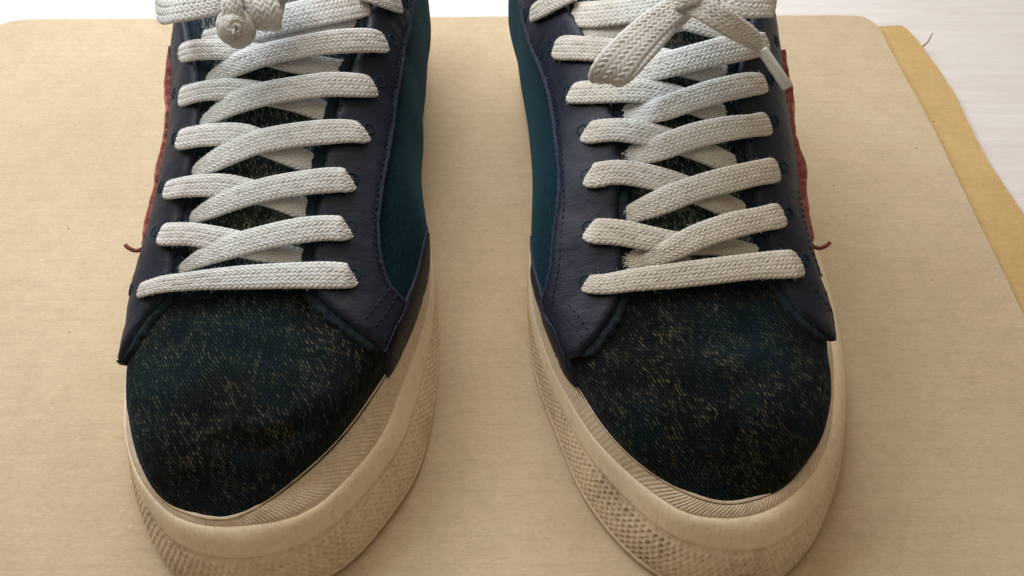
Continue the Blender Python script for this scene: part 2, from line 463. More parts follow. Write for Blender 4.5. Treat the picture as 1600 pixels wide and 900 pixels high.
# ------------------------------------------------------------------ shoe body
class Shoe:
    """sgn: +1 when the inner (middle of the photo) side lies towards +x"""
    def __init__(s, sgn, ctrl, ridge, crown, label, U, fix):
        s.sgn = sgn
        C = []
        for c in ctrl:
            xy = c[0]
            if len(xy) == 3: xy = P(*xy)[:2]
            C.append([xy[0], xy[1], 0] + list(c[1:]))
        curve = catmull(C, 700, closed=True)
        curve, g = resample(curve, n=1500, closed=True, dims=2)
        k = np.ones(41) / 41
        pad = np.vstack([curve[-20:], curve, curve[:20]])
        curve = np.stack([np.convolve(pad[:, i], k, 'valid') for i in range(curve.shape[1])], 1)
        s.O = curve[:, :2]
        s.ins = curve[:, 3:]                  # i1, i3, i4(z), iU, z4
        T = np.roll(s.O, -1, 0) - np.roll(s.O, 1, 0)
        T /= np.linalg.norm(T, axis=1)[:, None]
        cen = s.O.mean(0)
        N = np.column_stack([-T[:, 1], T[:, 0]])
        if np.mean(np.sum(N * (cen - s.O), 1)) < 0: N = -N
        s.N = N                               # points inward
        s.i1, s.i3 = s.ins.T[:2]; s.i1 = s.i1*1.6
        uc = [list(P(*c[0])[:2]) + [0, c[1]] if len(c[0]) == 3 else [c[0][0], c[0][1], 0, c[1]] for c in U]
        uc = catmull(uc, 600, closed=True); uc, _ = resample(uc, n=1500, closed=True, dims=2)
        k = np.ones(21)/21
        pad = np.vstack([uc[-10:], uc, uc[:10]])
        uc = np.stack([np.convolve(pad[:, i], k, 'valid') for i in range(4)], 1)
        s.U = uc[:, :2]; s.uz = uc[:, 3]
        i4 = np.empty(len(s.O)); z4 = np.empty(len(s.O))
        for i, (o, nn) in enumerate(zip(s.O, s.N)):
            dlt = s.U - o
            al = dlt @ nn; pe = np.abs(dlt[:, 0]*nn[1] - dlt[:, 1]*nn[0]) + (np.abs(al - .8) > 2.2)*50
            j = np.argmin(pe); i4[i] = al[j]; z4[i] = s.uz[j]
        pad = np.concatenate([i4[-10:], i4, i4[:10]]); i4 = np.convolve(pad, k, 'valid')
        s.i4 = i4; s.z4 = z4
        lim = .85 - .50*np.clip(s.N[:, 0]*s.sgn*2.5, 0, 1)
        s.i3 = np.maximum(s.i3, i4 - lim)
        s.i3 = np.minimum(s.i3, np.maximum(np.maximum(.62*i4, .12), i4 - .15))
        s.i1 = np.minimum(s.i1, s.i3*.72)
        k = np.ones(61)/61
        for nm_ in ('i1', 'i3'):
            q_ = getattr(s, nm_); pad = np.concatenate([q_[-30:], q_, q_[:30]]); setattr(s, nm_, np.convolve(pad, k, 'valid'))
        s.fix = fix
        s.ridge = ridge; s.crown = crown
        # widest plan line of the upper, by y, per side
        ti, hi = np.argmin(s.U[:, 1]), np.argmax(s.U[:, 1])
        s.tip, s.heel = s.U[ti], s.U[hi]
        n = len(s.U)
        a = [(ti + k) % n for k in range((hi - ti) % n + 1)]
        b = [(ti - k) % n for k in range((ti - hi) % n + 1)]
        pa, pb = s.U[a], s.U[b]
        za, zb = s.uz[a], s.uz[b]
        if pa[:, 0].mean() > pb[:, 0].mean():
            pa, pb, za, zb = pb, pa, zb, za
        mono = lambda p: np.maximum.accumulate(p[:, 1] + np.arange(len(p))*1e-7)
        s.yl, s.xl, s.zl = mono(pa), pa[:, 0], za
        s.yr, s.xr, s.zr = mono(pb), pb[:, 0], zb
        s.root = bpy.data.objects.new('sneaker', None)
        COL.objects.link(s.root)
        s.org = np.array([s.O[:, 0].mean(), s.O[:, 1].mean(), 0])
        s.root.location = Vector(s.org) * CM
        s.root['label'] = label; s.root['category'] = 'sneaker'; s.root['group'] = 'pair of worn sneakers'
        # base surface for surveying
        s.ys = s.tip[1] + 1e-3 + (s.heel[1] - s.tip[1] - 2e-3) * (np.linspace(0, 1, 220) ** 1.5)
        s.ts = np.linspace(-1, 1, 161)
        G = s.pos(s.ys[:, None] + 0*s.ts[None, :], 0*s.ys[:, None] + s.ts[None, :])
        s.bvh = BVHTree.FromPolygons([tuple(v) for v in G.reshape(-1, 3)], grid_faces(220, 161).tolist())
        s.G = G
    def pos(s, y, t):
        y = np.asarray(y, float); t = np.clip(np.asarray(t, float), -1, 1)
        xl, zl = np.interp(y, s.yl, s.xl), np.interp(y, s.yl, s.zl)
        xr, zr = np.interp(y, s.yr, s.xr), np.interp(y, s.yr, s.zr)
        xl = xl + lerpt(y, s.fix[0]); xr = xr + lerpt(y, s.fix[1])
        d = y - s.tip[1]
        L = s.heel[1] - s.tip[1]
        hc = lerpt(d, s.crown)
        mid = .5*(xl + xr)
        rd = lerpt(d, s.ridge)                 # -1..1 position of ridge between sides
        xm = mid + rd*.5*(xr - xl)
        side = t > 0
        W = np.where(side, xr - xm, xm - xl)
        zb = np.where(side, zr, zl)
        T0 = .86
        a = np.abs(t)
        # dome: how far the toe has opened
        open_ = np.clip(d / 4.2, 0, 1); dome = (1 - (1 - open_)**2.3)**.58
        hback = np.clip((L - d)/.8, 0, 1)**.5
        z0 = zb + .75*np.clip(d/3, 0, 1)
        H = (hc - z0)*dome
        H = np.where(d < 4.2, np.maximum(H, 0.02), H)
        ph = np.clip(a / T0, 0, 1) * math.pi/2
        n_ = lerpt(d, [(0, 1.0), (4, .92), (8, .93), (14, .90), (28, .8)])
        sx = np.sin(ph)**n_
        cz = np.maximum(np.cos(ph), 0)**lerpt(d, [(0, .85), (5, .80), (12, .95), (28, .8)])
        k = np.clip((a - T0)/(1 - T0), 0, 1)
        tuck = lerpt(d, [(0, 0), (6, .05), (11, .25), (15, .5), (20, .5), (26, .2)]) * np.clip((L-d)/2, 0, 1)
        x = xm + np.sign(t)*(W*sx - np.minimum(tuck, W*.5)*k**2)
        z = z0 + H*cz - (z0 - zb + .5)*k
        return np.stack([x, y + 0*x, z], -1)
    def sil(s, y, side):
        tt = np.linspace(.35, .99, 129)*side
        p = s.pos(np.full(129, y), tt)
        dep = CP*p[:, 1] - SP*(p[:, 2] - CAM_H)
        return tt[np.argmax(p[:, 0]/dep*side)]
    def nrm(s, y, t):
        e = .03
        y = np.asarray(y, float); t = np.asarray(t, float)
        yc = np.clip(y, s.tip[1] + e*1.5, s.heel[1] - e*1.5); tc = np.clip(t, -1+e, 1-e)
        a = s.pos(yc+e, tc) - s.pos(yc-e, tc)
        b = s.pos(yc, tc+e) - s.pos(yc, tc-e)
        n = np.cross(b, a)
        return n / (np.linalg.norm(n, axis=-1, keepdims=True) + 1e-9)
    def at(s, y, t, off):
        off = np.asarray(off, float)
        return s.pos(y, t) + s.nrm(y, t)*off[..., None]
    def hit(s, px, py):
        """survey: parameters (y, t) of the body point seen along a sight line"""
        cx = 430 if s.sgn > 0 else 1080
        for k in range(60):
            d = ray(px, py)
            h = s.bvh.ray_cast(Vector((0, 0, CAM_H)), Vector(d))
            if h[0] is not None: break
            px += 2 if px < cx else -2
        if h[0] is None: raise RuntimeError('no hit %s %s' % (px, py))
        p = np.array(h[0])
        tt = np.linspace(-1, 1, 801)
        S_ = s.pos(np.full(801, p[1]), tt)
        return p[1], tt[np.argmin(np.sum((S_ - p)**2, 1))]
    def mk(s, name, V, F, mat, parent=None, **kw):
        return mk(name, V, F, mat, parent or s.root, origin=s.org, **kw)

    # ---- grid patch on the body
    def patch(s, name, ys, tfun, nt, off, mat, parent=None, thick=.1):
        rows = []
        for y in ys:
            a, b = tfun(y)
            rows.append(np.linspace(a, b, nt))
        Tt = np.array(rows); Y = np.repeat(np.asarray(ys)[:, None], nt, 1)
        A = s.at(Y, Tt, np.full(Y.shape, off)); B = s.at(Y, Tt, np.full(Y.shape, off - thick))
        bumpy = np.array([fbm(p, .35, 3)*.06 + fbm(p, 1.1, 8)*.02 for p in A.reshape(-1, 3)]).reshape(Y.shape)
        if name == 'toe_box':
            for line, dep_, wd in s.creases:
                q = resample(catmull(np.array([s.pos(*s.hit(*p)) for p in line]), 40), n=60)[0][:, :2]
                dm = np.min(np.linalg.norm(A[..., None, :2] - q, axis=-1), -1)
                bumpy = bumpy - dep_*np.exp(-(dm/wd)**2) + dep_*.5*np.exp(-((dm - 2*wd)/wd)**2)
        fade = np.clip((Y - s.tip[1])/1.5, 0, 1)*np.clip((1-np.abs(Tt))/.15, 0, 1)
        A[..., 2] += bumpy*fade
        n = len(ys)
        V = np.vstack([A.reshape(-1, 3), B.reshape(-1, 3)])
        F1 = grid_faces(n, nt)
        F2 = grid_faces(n, nt, flip=True) + n*nt
        F = F1.tolist() + F2.tolist()
        g = lambda i, j: i*nt + j
        o2 = n*nt
        for i in range(n-1):
            F.append((g(i, 0), g(i, 0)+o2, g(i+1, 0)+o2, g(i+1, 0)))
            F.append((g(i+1, nt-1), g(i+1, nt-1)+o2, g(i, nt-1)+o2, g(i, nt-1)))
        for j in range(nt-1):
            F.append((g(0, j+1), g(0, j+1)+o2, g(0, j)+o2, g(0, j)))
            F.append((g(n-1, j), g(n-1, j)+o2, g(n-1, j+1)+o2, g(n-1, j+1)))
        # arc-length like uv
        du = np.linalg.norm(np.diff(A, axis=1), axis=2); u = np.concatenate([np.zeros((n, 1)), np.cumsum(du, 1)], 1)
        u = u - u[:, nt//2:nt//2+1] + A[:, nt//2:nt//2+1, 0]
        mi = nt//2
        dv = np.linalg.norm(np.diff(A[:, mi], axis=0), axis=1); v = np.concatenate([[0], np.cumsum(dv)])[:, None] + 0*u
        uv = np.stack([u, v], -1).reshape(-1, 2)
        return s.mk(name, V, F, mat, parent, uvs=np.vstack([uv, uv]))

    # ---- a cut panel lying on the body; poly in (y, t) parameters
    K = 6.0
    def panel(s, name, poly, mat, base=.0, thick=.14, round_=.14, parent=None, step=.13, rough_edge=0.0, wrinkle=.02, jag=0.0, extra=None):
        q = np.array([(y, t*s.K) for y, t in poly])
        q, _ = resample(q, .09, closed=True)
        if jag:
            q = q + np.array([[noise.noise(Vector((a*4, b*4, 1.5))), noise.noise(Vector((a*4, b*4, 7.5)))] for a, b in q])*jag
        lo, hi = q.min(0), q.max(0)
        gx, gy = np.meshgrid(np.arange(lo[0], hi[0], step), np.arange(lo[1], hi[1], step), indexing='ij')
        gp = np.column_stack([gx.ravel(), gy.ravel()]) + RS.uniform(-.02, .02, (gx.size, 2))
        def bdist(p):
            out = np.empty(len(p))
            A_ = q; B_ = np.roll(q, -1, 0); AB = B_ - A_
            for i in range(0, len(p), 2000):
                pp = p[i:i+2000, None, :]
                h = np.clip(np.sum((pp - A_)*AB, -1)/np.sum(AB*AB, -1), 0, 1)
                out[i:i+2000] = np.min(np.linalg.norm(pp - (A_ + h[..., None]*AB), axis=-1), 1)
            return out
        def inside(p):
            c = np.zeros(len(p), bool)
            x, y = p[:, 0], p[:, 1]
            for (x1, y1), (x2, y2) in zip(q, np.roll(q, -1, 0)):
                m = ((y1 > y) != (y2 > y)) & (x < (x2-x1)*(y-y1)/((y2-y1) + 1e-12) + x1)
                c ^= m
            return c
        gp = gp[inside(gp)]
        gp = gp[bdist(gp) > .05]
        rings = []
        nb = len(q)
        pts = [Vector(p) for p in np.vstack([q, gp])]
        r = delaunay_2d_cdt(pts, [(i, (i+1) % nb) for i in range(nb)], [], 1, 1e-5)
        W = np.array([tuple(v) for v in r[0]])
        F = [tuple(f) for f in r[2]]
        edges = {}
        for f in F:
            for i in range(len(f)):
                e = (f[i], f[(i+1) % len(f)])
                edges[e] = 1
        bd = [e for e in edges if (e[1], e[0]) not in edges]
        d = bdist(W)
        isb = np.zeros(len(W), bool)
        for e in bd: isb[e[0]] = isb[e[1]] = True
        d[isb] = 0
        hh = base + thick*(.45 + .55*np.sqrt(1 - (1 - np.clip(d/round_, 0, 1))**2))
        if wrinkle:
            pw = s.pos(W[:, 0], W[:, 1]/s.K)
            hh = hh + np.array([fbm(p, .9, 2)*wrinkle + fbm(p, 3.0, 4)*wrinkle*.3 for p in pw])
        if extra is not None:
            hh = hh + extra(W[:, 0], W[:, 1]/s.K)
        V = s.at(W[:, 0], W[:, 1]/s.K, hh)
        n0 = len(V)
        bi = sorted({i for e in bd for i in e}); mp = {b: n0 + k for k, b in enumerate(bi)}
        low = s.at(W[bi, 0], W[bi, 1]/s.K, np.full(len(bi), base - .12))
        # orientation
        a, b, c = (V[i] for i in F[len(F)//2][:3])
        nn = s.nrm(W[F[len(F)//2][0], 0], W[F[len(F)//2][0], 1]/s.K)
        flip = np.dot(np.cross(b-a, c-a), nn) < 0
        FF = [f[::-1] if flip else f for f in F]
        fm = [0]*len(FF)
        for e in bd:
            f = (e[0], mp[e[0]], mp[e[1]], e[1])
            FF.append(f[::-1] if flip else f); fm.append(1 if isinstance(mat, (list, tuple)) else 0)
        uv = np.vstack([W[:, ::-1], W[bi][:, ::-1]])
        o = s.mk(name, np.vstack([V, low]), FF, mat, parent, uvs=uv, fmat=fm)
        return o
    def pp(s, pts):
        return [s.hit(*p) if len(p) == 2 else (p[1], p[2]) for p in pts]
    def strip(s, name, line, width, mat, base, thick, parent=None, jag=.04, shift=0.0, seed=0):
        """narrow band following a survey line"""
        q = np.array([(y, t*s.K) for y, t in line])
        q = catmull(q, 200) ; q, _ = resample(q, .07)
        T = np.gradient(q, axis=0); T /= np.linalg.norm(T, axis=1)[:, None]
        N = np.column_stack([-T[:, 1], T[:, 0]])
        na = 7
        V = []; uv = []
        for i, (c, nn) in enumerate(zip(q, N)):
            tp = min(1.0, .25 + min(i, len(q) - 1 - i)*.07/.7)
            j1 = noise.noise(Vector((i*.35, seed, 0)))*jag; j2 = noise.noise(Vector((i*.35, seed+9, 0)))*jag
            for k in range(na):
                f = k/(na-1)*2 - 1
                w = c + nn*tp*(shift + f*(width/2 + (j1 if f > 0 else j2)))
                h = base + thick*math.sqrt(max(0, 1 - f*f)) + noise.noise(Vector((i*.5, k*.9, seed)))*.02
                if k in (0, na-1): h = base - .1
                V.append(s.at(w[0], w[1]/s.K, h)); uv.append((w[1], w[0]))
        return s.mk(name, V, grid_faces(len(q), na), mat, parent, uvs=uv)
    def stitches(s, name, lines, h, parent, pitch=.22, ln=.15, rad=.022, mat=None):
        V, F = [], []
        for line in lines:
            q = np.array([(y, t*s.K) for y, t in line]); q = catmull(q, 100); q, _ = resample(q, pitch)
            for a, b in zip(q[:-1], q[1:]):
                d = (b - a)/np.linalg.norm(b - a)
                m = (a+b)/2
                pr = [s.at(w[0], w[1]/s.K, hh) for w, hh in ((m - d*ln/2, h - .03), (m - d*ln*.25, h + .012), (m + d*ln*.25, h+.012), (m + d*ln/2, h - .03))]
                nn = s.nrm(m[0], m[1]/s.K)
                tt = pr[3] - pr[0]; tt /= np.linalg.norm(tt); sd = np.cross(tt, nn)
                o = len(V)
                for p in pr:
                    for an in range(5):
                        V.append(p + rad*(math.cos(an*1.2566)*sd + math.sin(an*1.2566)*nn))
                F += (grid_faces(4, 5, closed_v=True) + o).tolist()
        return s.mk(name, V, F, mat or M['thread'], parent)

    # ---- sole
    def sole(s):
        n = 1500
        O, N = s.O, s.N
        per = np.concatenate([[0], np.cumsum(np.linalg.norm(np.diff(O, axis=0), axis=1))])
        i1, i3, z4 = s.i1, s.i3, s.z4
        i4 = np.maximum(s.i4, i3 + .04)
        # outsole
        V = np.vstack([np.column_stack([O + N*.18, np.full(n, .01)]), np.column_stack([O + N*.02, np.full(n, .10)]), np.column_stack([O + N*.02, np.full(n, .34)]), np.column_stack([O + N*.25, np.full(n, .36)])])
        F = grid_faces(4, n, closed_v=True).tolist() + [tuple(range(n))]
        s.mk('outsole', V, F, M['bumper'])
        # textured bumper, real nubs
        O2, _g = resample(np.column_stack([O, N, i1, i3]), n=2400, closed=True, dims=2)
        per2 = _g
        o_, n_, a1 = O2[:, :2], O2[:, 2:4], O2[:, 4]
        nz = 44
        zz = np.linspace(.30, 1.92, nz)
        front = 1 - np.clip((o_[:, 1] - (s.tip[1] + 9.5))/2.0, 0, 1)
        rows = []; dirt = []
        gs = np.zeros(len(o_))
        for px_, py_, rr_ in s.grime:
            g0 = P(px_, py_, .9)[:2]
            gs = np.maximum(gs, np.exp(-np.sum((o_ - g0)**2, 1)/rr_**2))
        for z in zz:
            f = (z - .3)/1.62
            inn = a1*f**1.5 + .02*(1-f)
            # ribbing: cells with recessed joints
            rw = z/.185
            ri = math.floor(rw); fr = rw - ri
            cu = per2/.24 + ri*.27 + .10*np.sin(ri*3.1) + .25*np.sin(per2*.9)
            cell = np.floor(cu)
            fc = cu - cell
            rnd = np.abs(np.sin(cell*12.9898 + ri*78.233)*43758.5453) % 1
            wear = .5 + .5*np.sin(per2*.45 + 1.3) * np.cos(per2*.17)
            nub = np.exp(-((fr - .5)**2/.045 + (fc - .5)**2/.06))          # moulded pit in every cell
            ridge = .5 + .5*np.sin(2*math.pi*(fc + .25))
            amp = (.10 + .90*rnd)*np.clip(.25 + .9*wear, 0, 1)
            gate = front*np.clip((1.76 - z)/.10, 0, 1)*np.clip((z-.34)/.05, 0, 1)
            bump_ = (.022*ridge + .010*math.sin(math.pi*fr) - .085*nub*amp)*gate
            nub = 1 - nub*(.3 + .9*amp)
            q = o_ + n_*(inn - bump_ + .03*front)[:, None]
            rows.append(np.column_stack([q, np.full(len(q), z)]))
            dirt.append(np.clip((1 - nub)*front*(.22 + .55*gs) + .15*gs*front*(.4 + rnd), 0, 1.3))
        top = rows[-1].copy(); top[:, :2] += n_*.2; rows.append(top); dirt.append(dirt[-1]*0)
        V = np.vstack(rows)
        bo = s.mk('textured_bumper', V, grid_faces(nz+1, 2400, closed_v=True), M['bumper'])
        at_ = bo.data.attributes.new('grime', 'FLOAT', 'POINT'); at_.data.foreach_set('value', np.concatenate(dirt).astype(np.float32))
        # smooth foxing band: rounded lip
        m = 16
        rows = []
        prof = []
        wob = np.array([noise.noise(Vector((p*.6, 3, s.sgn))) for p in per])*.04
        bottom = 1.80 + wob
        for k in range(m):
            f = k/(m-1)
            g = f
            inn = i1 - .03 + (i3 - i1 + .03)*(g**1.08)
            z = bottom + (s.zlip - bottom)*np.sin(g*math.pi/2)**.95
            if k == 0: inn = inn + .05; 
            if k == 1: inn = inn - .01
            rows.append(np.column_stack([O + N*inn[:, None], z + 0*inn]))
        r = rows[-1].copy(); r[:, :2] += N*.14; r[:, 2] -= .03; rows.append(r)
        r = r.copy(); r[:, :2] += N*.25; r[:, 2] -= .3; rows.append(r)
        V = np.vstack(rows)
        V[:, 2] += np.array([fbm(p, .8, 6)*.02 for p in V])
        s.mk('foxing_band', V, grid_faces(len(rows), n, closed_v=True), M['rubber'])
        # welt tape: real diagonal twill ribs, from lip up to the upper
        m = 22
        O3, g3 = resample(np.column_stack([O, N, i3, i4, z4]), n=2200, closed=True, dims=2)
        rows = []
        for k in range(m):
            f = k/(m-1)
            inn = O3[:, 4]*(1-f) + (O3[:, 5])*f + .06*(f > .99)
            wid = np.maximum(O3[:, 5] - O3[:, 4], .05)
            z = (s.zlip - .05)*(1-f) + (O3[:, 6] + .06)*f + .12*math.sin(math.pi*f)*wid
            ph = (g3*.95 - f*wid*1.7)/.185
            rib = (np.abs(np.sin(math.pi*ph)))**.7
            ph2 = (g3*1.0 + s.sgn*1.1*f*wid)/.075
            rib = rib*.8 + .2*np.abs(np.sin(math.pi*ph2))
            hgt = rib*.085*np.clip(wid/.5, .2, 1)*min(1, 6*f, 6*(1-f)+.3)
            if k == m-1: z = z - .35
            p = O3[:, :2] + O3[:, 2:4]*(inn - hgt*.6)[:, None]
            rows.append(np.column_stack([p, z + hgt*.8]))
        s.mk('welt_tape', np.vstack(rows), grid_faces(m, 2200, closed_v=True), M['twill'])
        # rolled cord where tape meets the cloth
        q = np.column_stack([O + N*(i4 + .03)[:, None], z4 + .10])
        q = q[::3]
        ns = 8
        T = np.roll(q, -1, 0) - np.roll(q, 1, 0); T /= np.linalg.norm(T, axis=1)[:, None]
        A = np.cross(T, [0, 0, 1.]); A /= np.linalg.norm(A, axis=1)[:, None]; B = np.cross(A, T)
        an = np.linspace(0, 2*math.pi, ns, endpoint=False)
        rr = .055 + .02*np.array([noise.noise(Vector((i*.25, 1, s.sgn))) for i in range(len(q))])
        V = q[:, None, :] + rr[:, None, None]*(np.cos(an)[None, :, None]*A[:, None] + np.sin(an)[None, :, None]*B[:, None])
        s.mk('welt_edge', V.reshape(-1, 3), grid_faces(len(q), ns, True, True), M['twill'])
        # insole
        s.mk('insole', np.column_stack([O[::8] + N[::8]*1.0, np.full(len(O[::8]), 2.0)]), [tuple(range(len(O[::8])))], M['lining'])

    # ---- lace ribbons with a real braid
    def lace(s, name, P3, Nn, mat, parent, width=.82, thick=.13, wscale=None, aged=None, step=.036, nacross=34, cap=True):
        """P3: control points, Nn: control normals"""
        k = len(P3)
        ws = np.ones(k) if wscale is None else np.asarray(wscale, float)
        ctl = np.column_stack([P3, Nn, ws, np.ones(k) if aged is None else aged])
        c = catmull(ctl, max(40, k*14))
        c, g = resample(c, step, dims=3)
        p = c[:, :3]; nn = c[:, 3:6]; wv = c[:, 6]
        T = np.gradient(p, axis=0); T /= np.linalg.norm(T, axis=1)[:, None]
        nn = nn - T*np.sum(nn*T, 1)[:, None]; nn /= np.linalg.norm(nn, axis=1)[:, None] + 1e-9
        B = np.cross(T, nn)
        # slow waviness
        ph = s.lseed = getattr(s, 'lseed', 0) + 3.7
        ww = width*wv*(1 + .05*np.array([noise.noise(Vector((x*.8, ph, 0))) for x in g]))
        nb = 12
        vt = np.linspace(-1, 1, nacross)                    # top side
        vb = np.linspace(1, -1, nb+2)[1:-1]
        top = np.concatenate([vt, vb])
        istop = np.concatenate([np.ones(nacross), np.zeros(nb)])
        prof = (1 - np.abs(top)**4.5)**.5
        prof = np.where(np.abs(top) >= 1, 0, prof)
        L = g[:, None]; X = top[None, :]*ww[:, None]/2
        ncol = 7
        cw = 2/ncol
        col = np.floor((top+1-1e-6)/cw); fc = (top+1)/cw - col
        dirn = np.where(col % 2 == 0, 1, -1)
        phs = L/.175 + (dirn*fc*.85 + (col % 2)*.5)[None, :]
        st = np.abs(np.sin(math.pi*phs))**.6
        cc = np.clip(np.sin(math.pi*np.clip(fc, 0, 1)), 0, 1)**.4
        h = st*(.45 + .55*cc[None, :])
        dsp = (h - .5)*.075*(.65 + .6*((np.sin(np.floor(phs)*12.98 + col[None, :]*7.23 + ph)*4375.85) % 1))
        jit = np.array([noise.noise(Vector((x*5, ph, 3))) for x in g])[:, None]*.008
        endf = np.ones(len(g))
        Z = (thick/2*prof)[None, :]*np.where(istop > 0, 1, -1)[None, :]*np.sqrt(np.clip(wv, .3, 1.2))[:, None]
        arch = .02*(1-top**2)[None, :]
        Z = Z + np.where(istop > 0, 1, -1)[None, :]*dsp*(.25+.75*prof)[None, :] + arch + jit
        X = X*(1 + .04*np.where(np.abs(top) > .8, 1, 0)[None, :]*(st-.5))
        V = p[:, None, :] + B[:, None, :]*X[..., None] + nn[:, None, :]*Z[..., None]
        m = len(top)
        F = grid_faces(len(g), m, closed_v=True).tolist()
        F += [tuple(range(m-1, -1, -1)), tuple(range((len(g)-1)*m, len(g)*m))]
        o = s.mk(name, V.reshape(-1, 3), F, mat, parent)
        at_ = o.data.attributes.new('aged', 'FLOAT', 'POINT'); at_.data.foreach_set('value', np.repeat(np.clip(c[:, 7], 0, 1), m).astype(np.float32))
        # remember edges for fuzz
        idx = RS.randint(0, len(g), int(g[-1]*34))
        for i in idx:
            if wv[i] < .5: continue
            side = RS.uniform(-1, 1); side = math.copysign(abs(side)**.35, side)
            b = p[i] + B[i]*side*ww[i]/2 + nn[i]*thick*.45*(1-abs(side)**3)
            s.fz.append((b, (B[i]*side*1.1 + nn[i]*RS.uniform(.1, .9) + T[i]*RS.uniform(-1, 1)), RS.uniform(.04, .15)))
        return o
    def strand(s, pts, parent=None, name='lace_strand', mat=None, **kw):
        """pts: (px, py, offset above the body, width factor) or explicit ('z', px, py, z, w)"""
        A, B, W, G = [], [], [], []
        pts = list(pts)
        if pts[-1][2] == -.07:                 # tucked end: carry it on well under the leather
            a, b = pts[-2], pts[-1]
            l = math.hypot(b[0]-a[0], b[1]-a[1])
            pts.append((b[0] + (b[0]-a[0])/l*26, b[1] + (b[1]-a[1])/l*26, -.10, b[3]))
        for q in pts:
            y, t = s.hit(q[0], q[1])
            n = s.nrm(y, t)
            # keep the ribbon where the sight line meets the lifted body
            d = ray(q[0], q[1]); d /= np.linalg.norm(d)
            b = s.pos(y, t)
            c = max(.35, -np.dot(d, n))
            A.append(b - d*q[2]/c); B.append(n); W.append(q[3] if len(q) > 3 else 1); G.append(float(np.clip((abs(t) - .12)/.22, 0, 1))*.85 + (.15 if s.sgn > 0 else np.clip((22 - y)/5, .15, 1)))  # dirt near the eyelets; on the right the warm lower light is painted in
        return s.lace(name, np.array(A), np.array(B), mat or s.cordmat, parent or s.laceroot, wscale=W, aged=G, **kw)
    def fuzz(s, parent):
        V, F = [], []
        for b, d, ln in s.fz:
            d = d/np.linalg.norm(d)
            side = np.cross(d, RS.uniform(-1, 1, 3)); side /= np.linalg.norm(side)
            c = b; o = len(V)
            w = .0038
            dd = d.copy()
            for k in range(4):
                V += [c - side*w*(1-k/4.2), c + side*w*(1-k/4.2)]
                dd = dd + RS.uniform(-.45, .45, 3); dd /= np.linalg.norm(dd)
                c = c + dd*ln/3
            for k in range(3):
                F.append((o+2*k, o+2*k+1, o+2*k+3, o+2*k+2))
        f = s.mk('lace_fuzz', V, F, s.cordmat, parent, smooth=False)
        f['kind'] = 'stuff'

